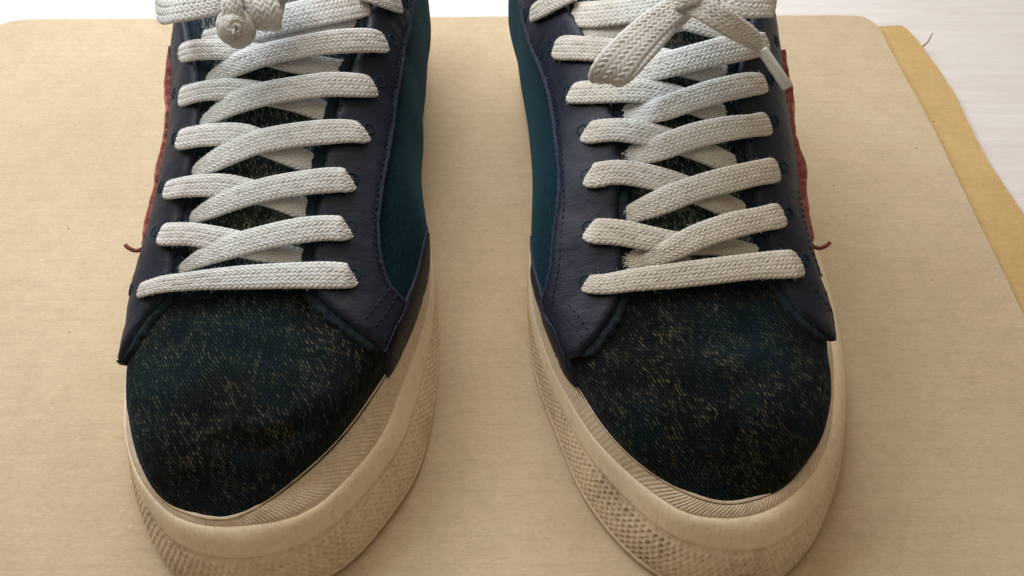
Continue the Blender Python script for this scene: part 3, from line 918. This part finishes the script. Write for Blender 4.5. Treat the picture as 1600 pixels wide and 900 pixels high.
def build_shoe(sgn, ctrl, ridge, crown, D, label):
    s = Shoe(sgn, ctrl, ridge, crown, label, D['U'], D['fix'])
    s.zlip = 2.72
    s.fz = []
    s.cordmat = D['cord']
    s.creases = D['creases']; s.grime = D['grime']
    s.sole()
    tip, heel = s.tip[1], s.heel[1]
    # toe cloth
    ye = s.hit(*D['vamp_end'])[0]
    ys = tip + .002 + (ye - tip)*np.linspace(0, 1, 110)**1.7
    s.patch('toe_box', ys, lambda y: (-1, 1), 141, 0.0, M['toe'])
    # tongue
    tin = [s.hit(*p) for p in D['inner_edge']]; tout = [s.hit(*p) for p in D['outer_edge']]
    def lim(y):
        a = np.interp(y, [p[0] for p in tin], [p[1] for p in tin]); b = np.interp(y, [p[0] for p in tout], [p[1] for p in tout])
        a, b = sorted((a, b)); return a - .14, b + .14
    yt = np.linspace(ye - .8, tip + 18.5, 70)
    s.patch('tongue', yt, lim, 61, -.19, M['tongue'])
    # collar line in parameters
    cl = {}
    def topline(y, side):
        d = y - tip
        L = heel - tip
        zt = lerpt(d, [(15.5, 9.8), (17.5, 9.0), (20, 7.2), (24, 6.6), (L, 7.6)])
        tt = np.linspace(0, .86, 200)*side
        z = s.pos(np.full(200, y), tt)[:, 2]
        i = np.argmax(z < zt)
        return tt[i] if z.min() < zt else .8*side
    for side, nm, E, OE in ((sgn, 'inner', D['inner_edge'], D['inner_out']), (-sgn, 'outer', D['outer_edge'], D['outer_out'])):
        e = s.pp(E); oe = s.pp(OE)
        # quarter cloth below and behind the eyestay
        y0 = D['q_' + nm]
        def qlim(y, side=side, e=e):
            yy = sorted(e); ti = np.interp(y, [p[0] for p in yy], [p[1] for p in yy])
            ti = ti + .10*side
            d = y - tip
            if d > 16.0:
                k = np.clip((d-16.0)/2.0, 0, 1)
                tl = topline(y, side)
                ti = ti*(1-k) + tl*k if k < 1 else tl
            return (ti, 1.0*side) if side > 0 else (1.0*side, ti)
        yq = np.concatenate([np.linspace(y0, heel - 1.2, 130), heel - 1.2*(1-np.linspace(0, 1, 26)[1:])**2 - .003])
        qd = s.patch('quarter', yq, qlim, 61, .05, M['velvet'], thick=.25)
        # eyestay leather
        ztop = tip + 17.2
        poly = e + [(e[-1][0] + 1.2, e[-1][1])] + [(oe[-1][0] + 1.0, oe[-1][1])] + oe[::-1]
        st = s.panel('eyestay', poly, [M['leather'], M['cut']], base=.15, thick=.15, wrinkle=.03, jag=.025)
        s.strip('cut_edge', oe + [(oe[-1][0] + .9, oe[-1][1])], .17, M['cut'], .18, .13, parent=st, jag=.06, seed=sgn*3 + side)
        # raw edges peeking out below the leather
        s.strip('lining_edge', e + [(e[-1][0] + 1.2, e[-1][1])], .36, M['edge'], .06, .075, parent=st, jag=.08, shift=D['in_shift']*side*sgn, seed=sgn*5 + side)
        if D.get('st_' + nm):
            s.stitches('stitching', [s.pp(l) for l in D['st_' + nm]], .315, st)
        # eyelets
        for (px, py) in D['eye_' + nm]:
            y, t = s.hit(px, py)
            n = s.nrm(y, t); c = s.at(y, t, .305)
            a = np.cross(n, [0, 1, 0]); a /= np.linalg.norm(a); b = np.cross(n, a)
            V, F = [], []
            for r, hgt in ((.0, -.03), (.12, -.02), (.15, .012), (.20, .02), (.245, -.02)):
                for k in range(18):
                    an = k/18*2*math.pi
                    V.append(c + r*(math.cos(an)*a + math.sin(an)*b) + n*(hgt + (.012*(k % 2) if r == .20 else 0)))
            F = grid_faces(5, 18, closed_v=True)
            fm = [0 if i < 36 else 1 for i in range(len(F))]
            s.mk('eyelet', V, F, [M['hole'], M['eyethread']], st, fmat=fm)
    # heel strip closing the back seam
    hx, hy = s.heel
    V = []
    for k in range(11):
        z = 3.0 + 4.9*k/10
        hw = 1.5 - .5*k/10
        for a in np.linspace(-1, 1, 13):
            V.append((hx + hw*a, hy + .30 - .75*a*a - .02*k, z + .12*(1 - a*a)*(k == 10)))
        for a in np.linspace(1, -1, 13):
            V.append((hx + hw*a*.9, hy - .15 - .75*a*a - .02*k, z))
    s.mk('heel_strip', V, grid_faces(11, 26, closed_v=True).tolist() + [tuple(range(25, -1, -1)), tuple(range(260, 286))], M['leather'])
    # dark leather rand between quarter and sole, inner side
    r = s.pp(D['rand_top']); rb = s.pp(D['rand_bot'])
    s.panel('rand', r + rb[::-1], [M['leather2'], M['cut']], base=.06, thick=.10, wrinkle=.015, jag=.02)
    # suede side stripe, outer side, standing off the body
    sd = -sgn
    y1, y2 = D['stripe']
    ysx = np.linspace(y1, y2, 11)
    up = [(y, s.sil(y, sd) - .015*sd) for y in ysx]
    lowr = [(y, s.sil(y, sd) + lerpt(y, [(y1, .02), (y1+2.5, .07), (y2, .09)])*sd) for y in ysx]
    lift = D['stripe_lift']
    s.panel('side_stripe', up + lowr[::-1], [M['suede'], M['suede_d']], base=.22, thick=.10, round_=.05, wrinkle=.05, jag=.10,
            extra=lambda y, t: lerpt(y, [(y1, .02), (y1 + 1.6, lift[0]), (y1 + 2.5, lift[1]), (y2, lift[1])]) + .05*np.sin(y*2.1))
    # curled thread-like end of the stripe
    ya = y1 + .1; ta = s.sil(ya, sd)
    e0 = s.at(ya, ta + .01*sd, .30)
    tube('stripe_tail', catmull([s.at(ya + 1.0, ta + .01*sd, .36), e0, e0 + np.array([.22*sd, -.12, -.05]), e0 + np.array([.48*sd, -.06, .0]), e0 + np.array([.62*sd, .03, .08])], 16), .07, M['suede_d'], s.root, origin=s.org)
    # laces
    rootbar = None
    bar = D['bar']
    s.laceroot = s.root
    s.laceroot = s.strand(bar, name='shoelace')
    for k, st in enumerate(D['strands']):
        s.strand(st, width=.82 + .003*k)
    for fn in D['top']:
        fn(s)
    s.fuzz(s.laceroot)
    return s

# ---- bow pieces given as (px, py, height z, width factor, normal)
def free_lace(name, pts, mat=None, **kw):
    def f(s):
        A = np.array([P(q[0], q[1], q[2]) for q in pts])
        W = [q[3] for q in pts]
        N = []
        for q in pts:
            n = np.array(q[4] if len(q) > 4 else (0, -.45, .9), float)
            N.append(n/np.linalg.norm(n))
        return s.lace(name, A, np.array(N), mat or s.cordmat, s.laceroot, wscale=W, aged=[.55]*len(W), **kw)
    return f

def knot_ball(px, py, z, r):
    def f(s):
        c = P(px, py, z)
        ax = -ray(px, py); ax /= np.linalg.norm(ax)
        e1 = np.cross(ax, [0, 0, 1]); e1 /= np.linalg.norm(e1); e2 = np.cross(ax, e1)
        # wraps of the lace round the sight-facing axis
        pts, nn, ws = [], [], []
        for k in range(30):
            a = k/29*2*math.pi*2.05 + 1.0
            f_ = k/29
            rr = r*(.96 - .50*f_**1.6); h = -.42*r + 1.25*r*f_
            rad = math.cos(a)*e1 + math.sin(a)*e2
            pts.append(c + rad*rr*.86 + ax*h); nn.append(rad*1.0 + ax*.55*(.4+f_)); ws.append(.95 - .25*f_)
        s.lace('knot', np.array(pts), np.array(nn), s.cordmat, s.laceroot, wscale=ws, width=.62, thick=.30)
        pts, nn, ws = [], [], []
        for k in range(14):
            a = k/13*2*math.pi*1.15 + .5
            rr = r*(.33 - .22*k/13)
            rad = math.cos(a)*e1 + math.sin(a)*e2
            pts.append(c + rad*rr + ax*(r*.72)); nn.append(rad + ax*.15); ws.append(.7)
        s.lace('lace_tip', np.array(pts), np.array(nn), s.cordmat, s.laceroot, wscale=ws, width=.5, thick=.15)
        # core
        V = []
        for i in range(17):
            th = math.pi*i/16
            for j in range(24):
                a = 2*math.pi*j/24
                V.append(c + r*.82*(math.sin(th)*(math.cos(a)*e1 + math.sin(a)*e2) + math.cos(th)*ax*.9))
        s.mk('knot_core', V, grid_faces(17, 24, closed_v=True), s.cordmat, s.laceroot)
    return f

def aglet(p0, z0, p1, z1):
    def f(s):
        a, b = P(*p0, z0), P(*p1, z1)
        d = b - a
        pts = [a + d*t for t in (-.02, 0, .03, .5, .96, 1.0)]
        tube('aglet', pts, .17, M['aglet'], s.laceroot, origin=s.org, sides=20, radii=[.10, .155, .165, .165, .17, .13])
    return f

CROWN = [(0, 3.0), (1, 4.75), (2, 5.15), (4, 5.55), (6, 6.1), (8, 7.0), (10, 8.0), (12, 8.9), (14, 9.8), (16, 10.6), (18, 11.2), (20, 12), (24, 13), (29, 13)]
# ------------------------------------------------------------------ left-hand sneaker
ctrlL = [  # outline point, inset of bumper top, of lip, of upper, height where the cloth starts
    ((-7.4, 38.4), .1, .35, .25, 3.3), ((-4.9, 36.8), .1, .35, .1, 3.3), ((-4.2, 33), .1, .3, -.55, 3.3), ((-4.15, 29), .1, .3, -.65, 3.4),
    ((-3.95, 25.6), .1, .35, -.40, 3.5), ((665, 362, .5), .12, .40, .0, 3.6), ((680, 420, .5), .15, .42, .25, 3.7), ((686, 490, .5), .15, .60, .75, 3.8),
    ((685, 560, .5), .17, .72, 1.15, 3.75), ((675, 650, .5), .22, .82, 1.55, 3.65), ((650, 740, .5), .30, .88, 1.60, 3.5), ((610, 800, .5), .34, .90, 1.50, 3.35),
    ((560, 862, .5), .38, .92, 1.30, 3.15), ((505, 902, .5), .40, 1.05, 1.15, 3.0), ((-7.6, 8.35), .42, 1.42, 1.10, 2.92), ((-9.2, 8.45), .42, 1.45, 1.04, 2.90),
    ((-10.4, 9.0), .38, 1.30, .92, 2.92), ((-11.5, 10.2), .33, .88, .78, 2.98), ((-12.25, 11.4), .30, .60, .70, 3.0), ((-12.95, 13.0), .28, .55, .68, 3.05),
    ((-13.45, 14.8), .25, .55, .72, 3.1), ((-13.65, 17.0), .2, .5, .80, 3.2), ((-13.5, 19.5), .2, .5, .95, 3.3), ((-12.9, 23), .15, .4, .85, 3.3),
    ((-12.2, 27), .1, .35, .5, 3.3), ((-11.4, 31.5), .1, .35, .35, 3.3), ((-10.2, 36.3), .1, .35, .25, 3.3)]
UL = [((-7.4, 38.1), 3.3), ((-5.0, 36.4), 3.3), ((-3.75, 33), 3.4), ((-3.45, 29), 3.5), ((-3.4, 25), 3.6), ((-3.45, 22.3), 3.7),
      ((668, 400, 3.8), 3.8), ((661, 450, 3.8), 3.8), ((648, 492, 3.8), 3.8), ((627, 542, 3.75), 3.75), ((608, 580, 3.7), 3.7), ((590, 608, 3.6), 3.6), ((560, 652, 3.5), 3.5), ((520, 700, 3.35), 3.35),
      ((455, 758, 3.1), 3.1), ((400, 797, 2.95), 2.95), ((360, 814, 2.82), 2.82), ((318, 811, 2.80), 2.80), ((278, 798, 2.82), 2.82), ((240, 769, 2.95), 2.85), ((215, 721, 3.2), 2.95), ((201, 660, 3.5), 3.05), ((195, 600, 3.8), 3.1),
      ((-12.3, 15.5), 3.2), ((-12.3, 18), 3.3), ((-12.0, 22), 3.3), ((-11.7, 27), 3.3), ((-11.0, 31.5), 3.3), ((-9.8, 36), 3.3)]
L = dict(grime=[(225, 845, 1.4), (262, 880, 1.3)], creases=[([(345, 692), (400, 700), (450, 684), (505, 655)], .10, .22), ([(250, 650), (300, 668), (345, 660)], .04, .3), ([(300, 480), (400, 492), (500, 510)], .05, .35)], in_shift=-.11, cord=M['cord'], U=UL, fix=([(9.5, -.03), (11, .07), (12.5, .13), (14, .14), (15.5, .23), (17, .10), (18.5, .13), (20, -.01), (22, -.19), (24, -.48), (26, -1.0), (28, -1.35), (30, -1.25), (33, -.7), (38, 0)], [(17, 0), (22, .06), (24, -.02), (26, -.2), (30, -.18), (33, 0), (38, 0)]),
    vamp_end=(395, 432),
    inner_edge=[(593, 546), (575, 532), (557, 517), (535, 502), (517, 487), (500, 470), (491, 450), (489, 420), (491, 390), (495, 340), (499, 300), (509, 240), (519, 200), (529, 160), (545, 118), (559, 80), (570, 40), (580, 3)],
    inner_out=[(593, 549), (608, 515), (625, 480), (614, 462), (602, 445), (593, 415), (589, 385), (588, 340), (593, 290), (599, 250), (606, 200), (611, 150), (620, 95), (631, 45), (637, 2)],
    outer_edge=[(199, 560), (215, 530), (238, 495), (258, 472), (270, 450), (276, 420), (284, 380), (292, 330), (300, 290), (309, 250), (315, 215), (318, 170), (316, 120), (306, 80), (298, 40), (292, 5)],
    outer_out=[(199, 566), ('t', 14.6, -.86), ('t', 15.6, -.93), ('t', 17, -.95), ('t', 19, -.90), ('t', 21, -.82), ('t', 24.5, -.74), ('t', 27.6, -.66)],
    q_inner=14.9, q_outer=16.5,
    st_inner=[[(565, 505), (580, 488), (592, 470), (606, 452)], [(580, 516), (592, 500), (606, 478), (612, 462)], [(598, 440), (584, 400), (582, 350), (588, 285), (598, 220), (605, 150), (613, 100), (626, 45)]],
    eye_inner=[(551, 433), (546, 359), (548, 284), (571, 208), (585, 134), (603, 68), (624, 8)],
    eye_outer=[(218, 455), (255, 367), (265, 297), (286, 220), (286, 150), (272, 84)],
    rand_top=[(601, 588), (604, 545), (616, 505), (630, 470), (646, 430), (657, 385), (663, 352)],
    rand_bot=[(602, 590), (621, 558), (642, 510), (654, 470), (664, 425), (668, 398), (665, 375)],
    stripe=(18.3, 26.2), stripe_t=lambda y: lerpt(y, [(18.3, .66), (21, .60), (26, .50)]), stripe_lift=(.24, .16),
    bar=[(219, 458, .05, .45), (225, 452, .36, .62), (250, 445, .42, .70), (290, 440, .40, .72), (350, 435, .36, .85), (410, 432, .36, .97), (480, 430, .38, 1.0), (525, 430, .42, 1.02), (544, 431, .40, .95), (552, 432, .05, .7)],
    strands=[
        # tucked and under-passing pieces first
        [(252, 366, .03, .55), (258, 366, .40, .9), (297, 366, .40, .92), (345, 374, .34, .95), (400, 388, .26, .95), (440, 398, .03, .85), (476, 406, -.07, .8)],
        [(272, 430, -.05, .45), (286, 420, .08, .5), (313, 404, .30, .72), (363, 385, .40, .95), (413, 371, .42, .97), (463, 361, .44, .98), (510, 356, .42, 1.0), (536, 357, .42, .95), (546, 358, .03, .7)],
        [(260, 297, .03, .5), (266, 296, .38, .8), (297, 291, .40, .88), (347, 290, .34, .92), (400, 300, .24, .9), (450, 316, .12, .9), (488, 336, -.07, .85)],
        [(296, 350, -.02, .5), (308, 338, .12, .65), (340, 321, .34, .9), (387, 304, .40, .95), (430, 293, .40, .98), (480, 285, .44, 1.0), (525, 281, .42, 1.0), (541, 282, .40, .95), (551, 284, .03, .7)],
        [(279, 218, .03, .5), (287, 217, .38, .9), (325, 211, .40, .95), (380, 212, .34, .95), (425, 230, .22, .95), (463, 246, .10, .9), (497, 262, -.07, .85)],
        [(298, 282, -.02, .5), (311, 267, .12, .7), (347, 245, .36, .98), (397, 224, .40, 1.0), (447, 213, .46, 1.0), (500, 207, .44, 1.03), (545, 205, .44, 1.0), (563, 207, .40, .93), (573, 209, .03, .7)],
        [(281, 152, .03, .5), (289, 150, .38, .85), (320, 142, .40, .85), (360, 140, .34, .95), (420, 148, .18, .95), (470, 160, .08, .95), (522, 182, -.07, .9)],
        [(310, 205, -.02, .5), (325, 188, .12, .7), (363, 163, .38, .95), (413, 147, .40, 1.0), (463, 138, .46, 1.0), (515, 132, .44, 1.06), (560, 133, .44, 1.05), (577, 135, .40, .95), (587, 137, .03, .7)],
        [(268, 90, .03, .5), (275, 86, .38, .8), (307, 78, .42, .85), (350, 78, .36, .85), (405, 84, .2, .9), (465, 98, .08, .95), (536, 110, -.07, .9)],
        [(318, 140, -.02, .5), (333, 122, .12, .7), (367, 102, .36, 1.0), (413, 86, .40, .95), (463, 75, .40, .95), (520, 66, .46, 1.0), (575, 63, .46, 1.03), (594, 65, .42, .95), (604, 67, .03, .7)],
        [(318, 62, .02, .8), (345, 58, .12, .95), (390, 56, .12, 1.05), (447, 48, .14, 1.05), (505, 36, .12, 1.0), (565, 26, -.07, .95)],
        [(372, 50, .20, 1.1), (420, 36, .30, 1.25), (470, 24, .32, 1.3), (520, 14, .26, 1.3), (570, 4, .10, 1.2)],
        [(562, -14, .3, .9), (590, -6, .44, .95), (615, 3, .44, .9), (627, 8, .03, .7)],
    ],
    top=[
        free_lace('bow_loop', [(470, -50, 11.6, 1.1), (430, -18, 11.6, 1.15), (380, -6, 11.7, .85), (330, 6, 11.6, 1.0), (285, 14, 11.4, 1.1), (256, 16, 11.0, 1.05, (-.6, -.4, .5)), (249, 2, 10.7, .95, (-1, -.2, .1)), (262, -18, 10.8, .9, (-.6, .3, -.6)), (300, -34, 11.1, .9, (0, .3, -.8))]),
        free_lace('bow_loop', [(385, -46, 11.9, 1.0), (398, -22, 12.0, 1.1, (.1, -.5, .8)), (408, 2, 11.9, 1.2, (.15, -.6, .8)), (414, 26, 11.6, 1.2, (.15, -.8, .6)), (416, 42, 11.25, 1.1, (.1, -1, 0)), (418, 34, 11.0, 1.1, (0, .3, -1)), (424, 4, 11.2, 1.1, (0, .4, -1)), (430, -30, 11.3, 1.1, (0, .4, -1))]),
        free_lace('lace_end', [(352, -46, 12.2, .8), (357, -22, 12.3, .8, (-.2, -.6, .8)), (361, 4, 12.2, .8, (-.2, -.7, .7)), (365, 26, 11.9, .85, (0, -.8, .6)), (368, 42, 11.6, .8, (0, -.8, .5))]),
        knot_ball(368, 44, 11.5, .47),
    ])
print('build left')
SL = build_shoe(1, ctrlL, [(0, .0), (6, .06), (13, .0), (30, 0)], CROWN, L, 'worn dark sneaker on the left, its lace ending in a small rolled knot')

# ------------------------------------------------------------------ right-hand sneaker
ctrlR = [
    ((3.3, 38.9), .1, .35, .25, 3.3), ((.8, 37.2), .1, .35, .1, 3.3), ((.35, 33.5), .1, .3, -.60, 3.3), ((.75, 29.5), .1, .3, -.65, 3.4),
    ((.98, 26), .1, .35, -.40, 3.5), ((829, 364, .5), .12, .40, .0, 3.6), ((826, 397, .5), .15, .45, .12, 3.7), ((822, 466, .5), .15, .60, .42, 3.8),
    ((826, 540, .5), .17, .75, 1.00, 3.8), ((848, 620, .5), .20, .85, 1.42, 3.7), ((880, 700, .5), .26, .90, 1.50, 3.5), ((900, 752, .5), .30, .92, 1.45, 3.35),
    ((940, 812, .5), .36, .93, 1.35, 3.2), ((980, 858, .5), .40, 1.02, 1.25, 3.05), ((1040, 902, .5), .42, 1.15, 1.2, 2.95), ((6.0, 8.6), .45, 1.28, 1.25, 2.92), ((7.5, 8.6), .42, 1.45, 1.3, 2.92),
    ((8.8, 9.3), .38, 1.35, 1.1, 2.95), ((9.75, 10.3), .33, .85, 1.05, 3.0), ((10.6, 11.7), .30, .62, .98, 3.0), ((11.3, 13.3), .28, .58, .98, 3.05),
    ((11.75, 15.1), .25, .55, 1.05, 3.1), ((12.0, 17.3), .2, .5, 1.15, 3.2), ((12.1, 20), .2, .5, 1.4, 3.3), ((11.85, 23), .15, .45, 1.25, 3.3),
    ((10.9, 27), .1, .35, .65, 3.3), ((9.2, 31.5), .1, .35, .35, 3.3), ((6.5, 36.6), .1, .35, .25, 3.3)]
UR = [((3.3, 38.6), 3.3), ((1.0, 36.9), 3.3), ((.2, 33.5), 3.4), ((.4, 29.5), 3.5), ((.75, 25), 3.6), ((.8, 22.3), 3.7),
      ((829, 398, 3.8), 3.8), ((832, 440, 3.8), 3.8), ((843, 480, 3.8), 3.8), ((861, 530, 3.75), 3.75), ((886, 584, 3.7), 3.7), ((908, 616, 3.6), 3.6), ((932, 656, 3.5), 3.5), ((976, 708, 3.35), 3.35),
      ((1026, 748, 3.1), 3.1), ((1080, 776, 2.98), 2.98), ((1128, 790, 2.86), 2.86), ((1172, 784, 2.86), 2.86), ((1212, 769, 2.88), 2.88), ((1248, 734, 3.0), 2.92), ((1282, 690, 3.3), 3.05), ((1295, 640, 3.5), 3.1), ((1298, 585, 3.8), 3.1),
      ((10.5, 15.8), 3.2), ((10.4, 18), 3.3), ((10.3, 22), 3.3), ((9.9, 27), 3.3), ((8.7, 31.5), 3.3), ((6.1, 36), 3.3)]
R_ = dict(grime=[(950, 790, 1.5), (1010, 850, 1.4), (1160, 890, 1.0)], creases=[([(960, 520), (1060, 540), (1170, 525)], .05, .4), ([(1000, 600), (1100, 615), (1200, 590)], .035, .4)], in_shift=.11, cord=M['cord_w'], U=UR, fix=([(17, 0), (18.5, .05), (20, .05), (24, -.03), (28, -.09), (30, -.1), (33, -.3), (38, 0)], [(9.5, .05), (11, .10), (12.5, -.06), (14, -.09), (15.5, -.39), (17, -.45), (18.5, -.44), (20, -.50), (22, -.27), (24, -.2), (26, .09), (28, .48), (30, .5), (33, .3), (38, 0)]),
    vamp_end=(1085, 420),
    inner_edge=[(910, 556), (928, 535), (947, 508), (960, 487), (968, 464), (972, 430), (971, 390), (965, 350), (966, 312), (974, 260), (966, 215), (956, 163), (945, 125), (929, 85), (912, 48), (888, 3)],
    inner_out=[(894, 560), (878, 520), (859, 484), (862, 450), (868, 415), (877, 330), (881, 290), (876, 217), (865, 145), (852, 105), (838, 72), (820, 2)],
    outer_edge=[(1290, 530), (1270, 515), (1247, 494), (1228, 468), (1211, 442), (1204, 405), (1192, 370), (1178, 330), (1173, 300), (1162, 254), (1159, 217), (1144, 163), (1150, 109), (1162, 60), (1170, 18), (1174, 3)],
    outer_out=[(1291, 534), (1289, 500), (1283, 470), (1264, 425), ('t', 17.6, .80), ('t', 20, .77), ('t', 22, .73), ('t', 24.5, .70), ('t', 27.8, .66)],
    q_inner=15.0, q_outer=16.0,
    st_inner=[[(880, 484), (896, 505), (916, 532)], [(893, 478), (908, 498), (924, 522)], [(872, 480), (880, 420), (887, 340), (888, 280), (884, 215), (874, 150), (846, 70)]],
    st_outer=[[(1262, 455), (1270, 470), (1288, 492)], [(1232, 300), (1242, 345), (1254, 395), (1272, 440)]],
    eye_inner=[(918, 444), (923, 360), (922, 279), (916, 210), (894, 148), (870, 76), (832, 22)],
    eye_outer=[(1247, 412), (1222, 338), (1213, 266), (1199, 194), (1192, 129), (1200, 68)],
    rand_top=[(904, 602), (896, 578), (880, 535), (866, 500), (855, 470), (842, 430), (834, 395), (829, 368)],
    rand_bot=[(903, 605), (888, 587), (870, 545), (856, 510), (845, 475), (834, 440), (829, 410), (829, 385)],
    stripe=(18.6, 26.6), stripe_t=lambda y: lerpt(y, [(18.6, .62), (21, .60), (26.6, .52)]), stripe_lift=(.30, .24),
    bar=[(914, 445, .05, .5), (921, 444, .40, .72), (945, 444, .42, .80), (985, 438, .38, .92), (1040, 432, .36, .96), (1110, 424, .38, 1.0), (1178, 416, .42, 1.05), (1225, 413, .44, 1.12), (1242, 412, .40, 1.1), (1250, 411, .03, .8)],
    strands=[
        [(917, 360, .03, .5), (925, 361, .40, .95), (965, 363, .42, 1.0), (1013, 372, .34, .98), (1060, 380, .24, .9), (1120, 384, .03, .8), (1185, 398, -.07, .8)],
        [(966, 416, .0, .8), (990, 408, .08, .85), (1030, 402, .12, .8), (1075, 396, .1, .7)],
        [(992, 420, -.02, .5), (1010, 409, .2, .6), (1047, 391, .40, .85), (1092, 369, .42, .98), (1144, 352, .46, 1.0), (1190, 342, .44, .98), (1214, 337, .42, 1.0), (1224, 335, .03, .8)],
        [(916, 276, .03, .5), (925, 275, .40, .98), (963, 269, .42, 1.0), (1014, 276, .34, 1.0), (1068, 292, .22, .98), (1115, 313, .12, .95), (1178, 340, -.07, .9)],
        [(962, 352, -.02, .55), (980, 339, .03, .75), (1041, 312, .42, 1.0), (1092, 293, .42, 1.0), (1144, 279, .46, 1.0), (1188, 269, .44, .98), (1206, 266, .42, 1.0), (1216, 264, .03, .8)],
        [(912, 209, .03, .5), (921, 207, .40, .92), (963, 203, .42, .98), (1014, 210, .34, .98), (1068, 226, .2, .95), (1110, 242, .12, .95), (1166, 270, -.07, .9)],
        [(960, 262, -.02, .6), (977, 249, .03, .85), (1032, 231, .42, 1.0), (1086, 212, .42, 1.0), (1141, 200, .46, 1.0), (1178, 196, .44, .92), (1193, 194, .42, .95), (1202, 193, .03, .75)],
        [(890, 146, .03, .5), (898, 145, .40, .92), (941, 143, .42, .98), (996, 142, .36, 1.0), (1050, 150, .2, 1.0), (1100, 168, .12, 1.0), (1155, 192, -.07, .9)],
        [(960, 195, -.02, .6), (977, 182, .03, .85), (1032, 171, .42, 1.0), (1079, 155, .42, 1.0), (1122, 142, .46, 1.0), (1168, 132, .44, .98), (1186, 130, .42, .9), (1196, 129, .03, .7)],
        [(866, 76, .03, .5), (874, 75, .40, 1.0), (912, 76, .42, 1.02), (960, 80, .30, 1.0), (1030, 92, .14, 1.0), (1090, 108, .1, 1.0), (1158, 126, -.07, .95)],
        [(960, 126, .0, .6), (977, 118, .03, .9), (1032, 104, .38, 1.05), (1086, 90, .40, 1.1), (1141, 77, .46, 1.15), (1185, 70, .42, 1.0), (1202, 66, .03, .8)],
        [(905, 55, .02, .8), (930, 48, .12, .9), (985, 44, .03, .9), (1050, 36, .12, .85), (1110, 26, .04, .85)],
        [(895, 24, .10, 1.1), (935, 22, .3, 1.2), (1000, 14, .3, 1.2), (1060, 4, .2, 1.2)],
        [(1010, 20, .1, .9), (1070, 30, .2, 1.0), (1130, 48, .1, .95), (1170, 60, -.07, .8)],
        [(828, 24, .03, .5), (838, 18, .42, .85), (866, 2, .44, .95), (900, -14, .4, .95)],
    ],
    top=[
        free_lace('bow_loop', [(1100, -30, 11.9, .9), (1078, -2, 12.0, .9), (1050, 16, 11.9, 1.0, (-.2, -.5, .8)), (1015, 44, 11.6, 1.2, (-.25, -.55, .8)), (985, 74, 11.3, 1.35, (-.25, -.55, .8)), (960, 104, 10.9, 1.45, (-.2, -.6, .7)), (944, 124, 10.45, 1.2, (-.3, -.95, 0)), (962, 118, 10.25, 1.1, (0, .3, -1)), (1000, 84, 10.4, 1.0, (0, .4, -1)), (1036, 46, 10.8, .9, (0, .4, -1)), (1062, 22, 11.3, .85, (0, .4, -.9)), (1082, 2, 11.6, .8, (0, .4, -.9))]),
        free_lace('bow_loop', [(1085, -24, 11.4, 1.0), (1115, -10, 11.6, 1.15), (1150, 2, 11.6, 1.25), (1185, 6, 11.4, 1.2), (1207, 2, 11.0, 1.0, (.9, -.3, .3)), (1206, -16, 10.9, 1.0, (.8, .3, -.5)), (1180, -34, 11.0, 1.0, (0, .3, -1))]),
        free_lace('lace_end', [(1062, -6, 12.0, 1.0), (1088, 6, 12.1, 1.0, (0, -.6, .8)), (1112, 20, 12.0, .95, (.1, -.6, .8)), (1140, 38, 11.7, .95, (.15, -.6, .8)), (1168, 55, 11.2, .9, (.2, -.6, .8)), (1184, 68, 10.9, .65, (.3, -.6, .7)), (1193, 80, 10.7, .38, (.3, -.6, .7))]),
        free_lace('knot', [(1040, 12, 11.4, .9, (-.3, -.4, .8)), (1062, -8, 12.3, 1.0, (-.1, -.6, .8)), (1090, -14, 12.4, 1.0, (.1, -.6, .8)), (1112, 4, 11.9, .9, (.4, -.6, .6)), (1116, 20, 11.2, .8, (.6, -.6, .1))]),
        aglet((1191, 78), 10.75, (1231, 137), 9.9),
    ])
print('build right')
SR = build_shoe(-1, ctrlR, [(0, .0), (6, -.12), (13, .04), (30, 0)], CROWN, R_, 'worn dark sneaker on the right, with a bow whose end has a clear plastic tip')
print('tris', sum(len(p.vertices) - 2 for o in bpy.data.objects if o.type == 'MESH' for p in o.data.polygons))
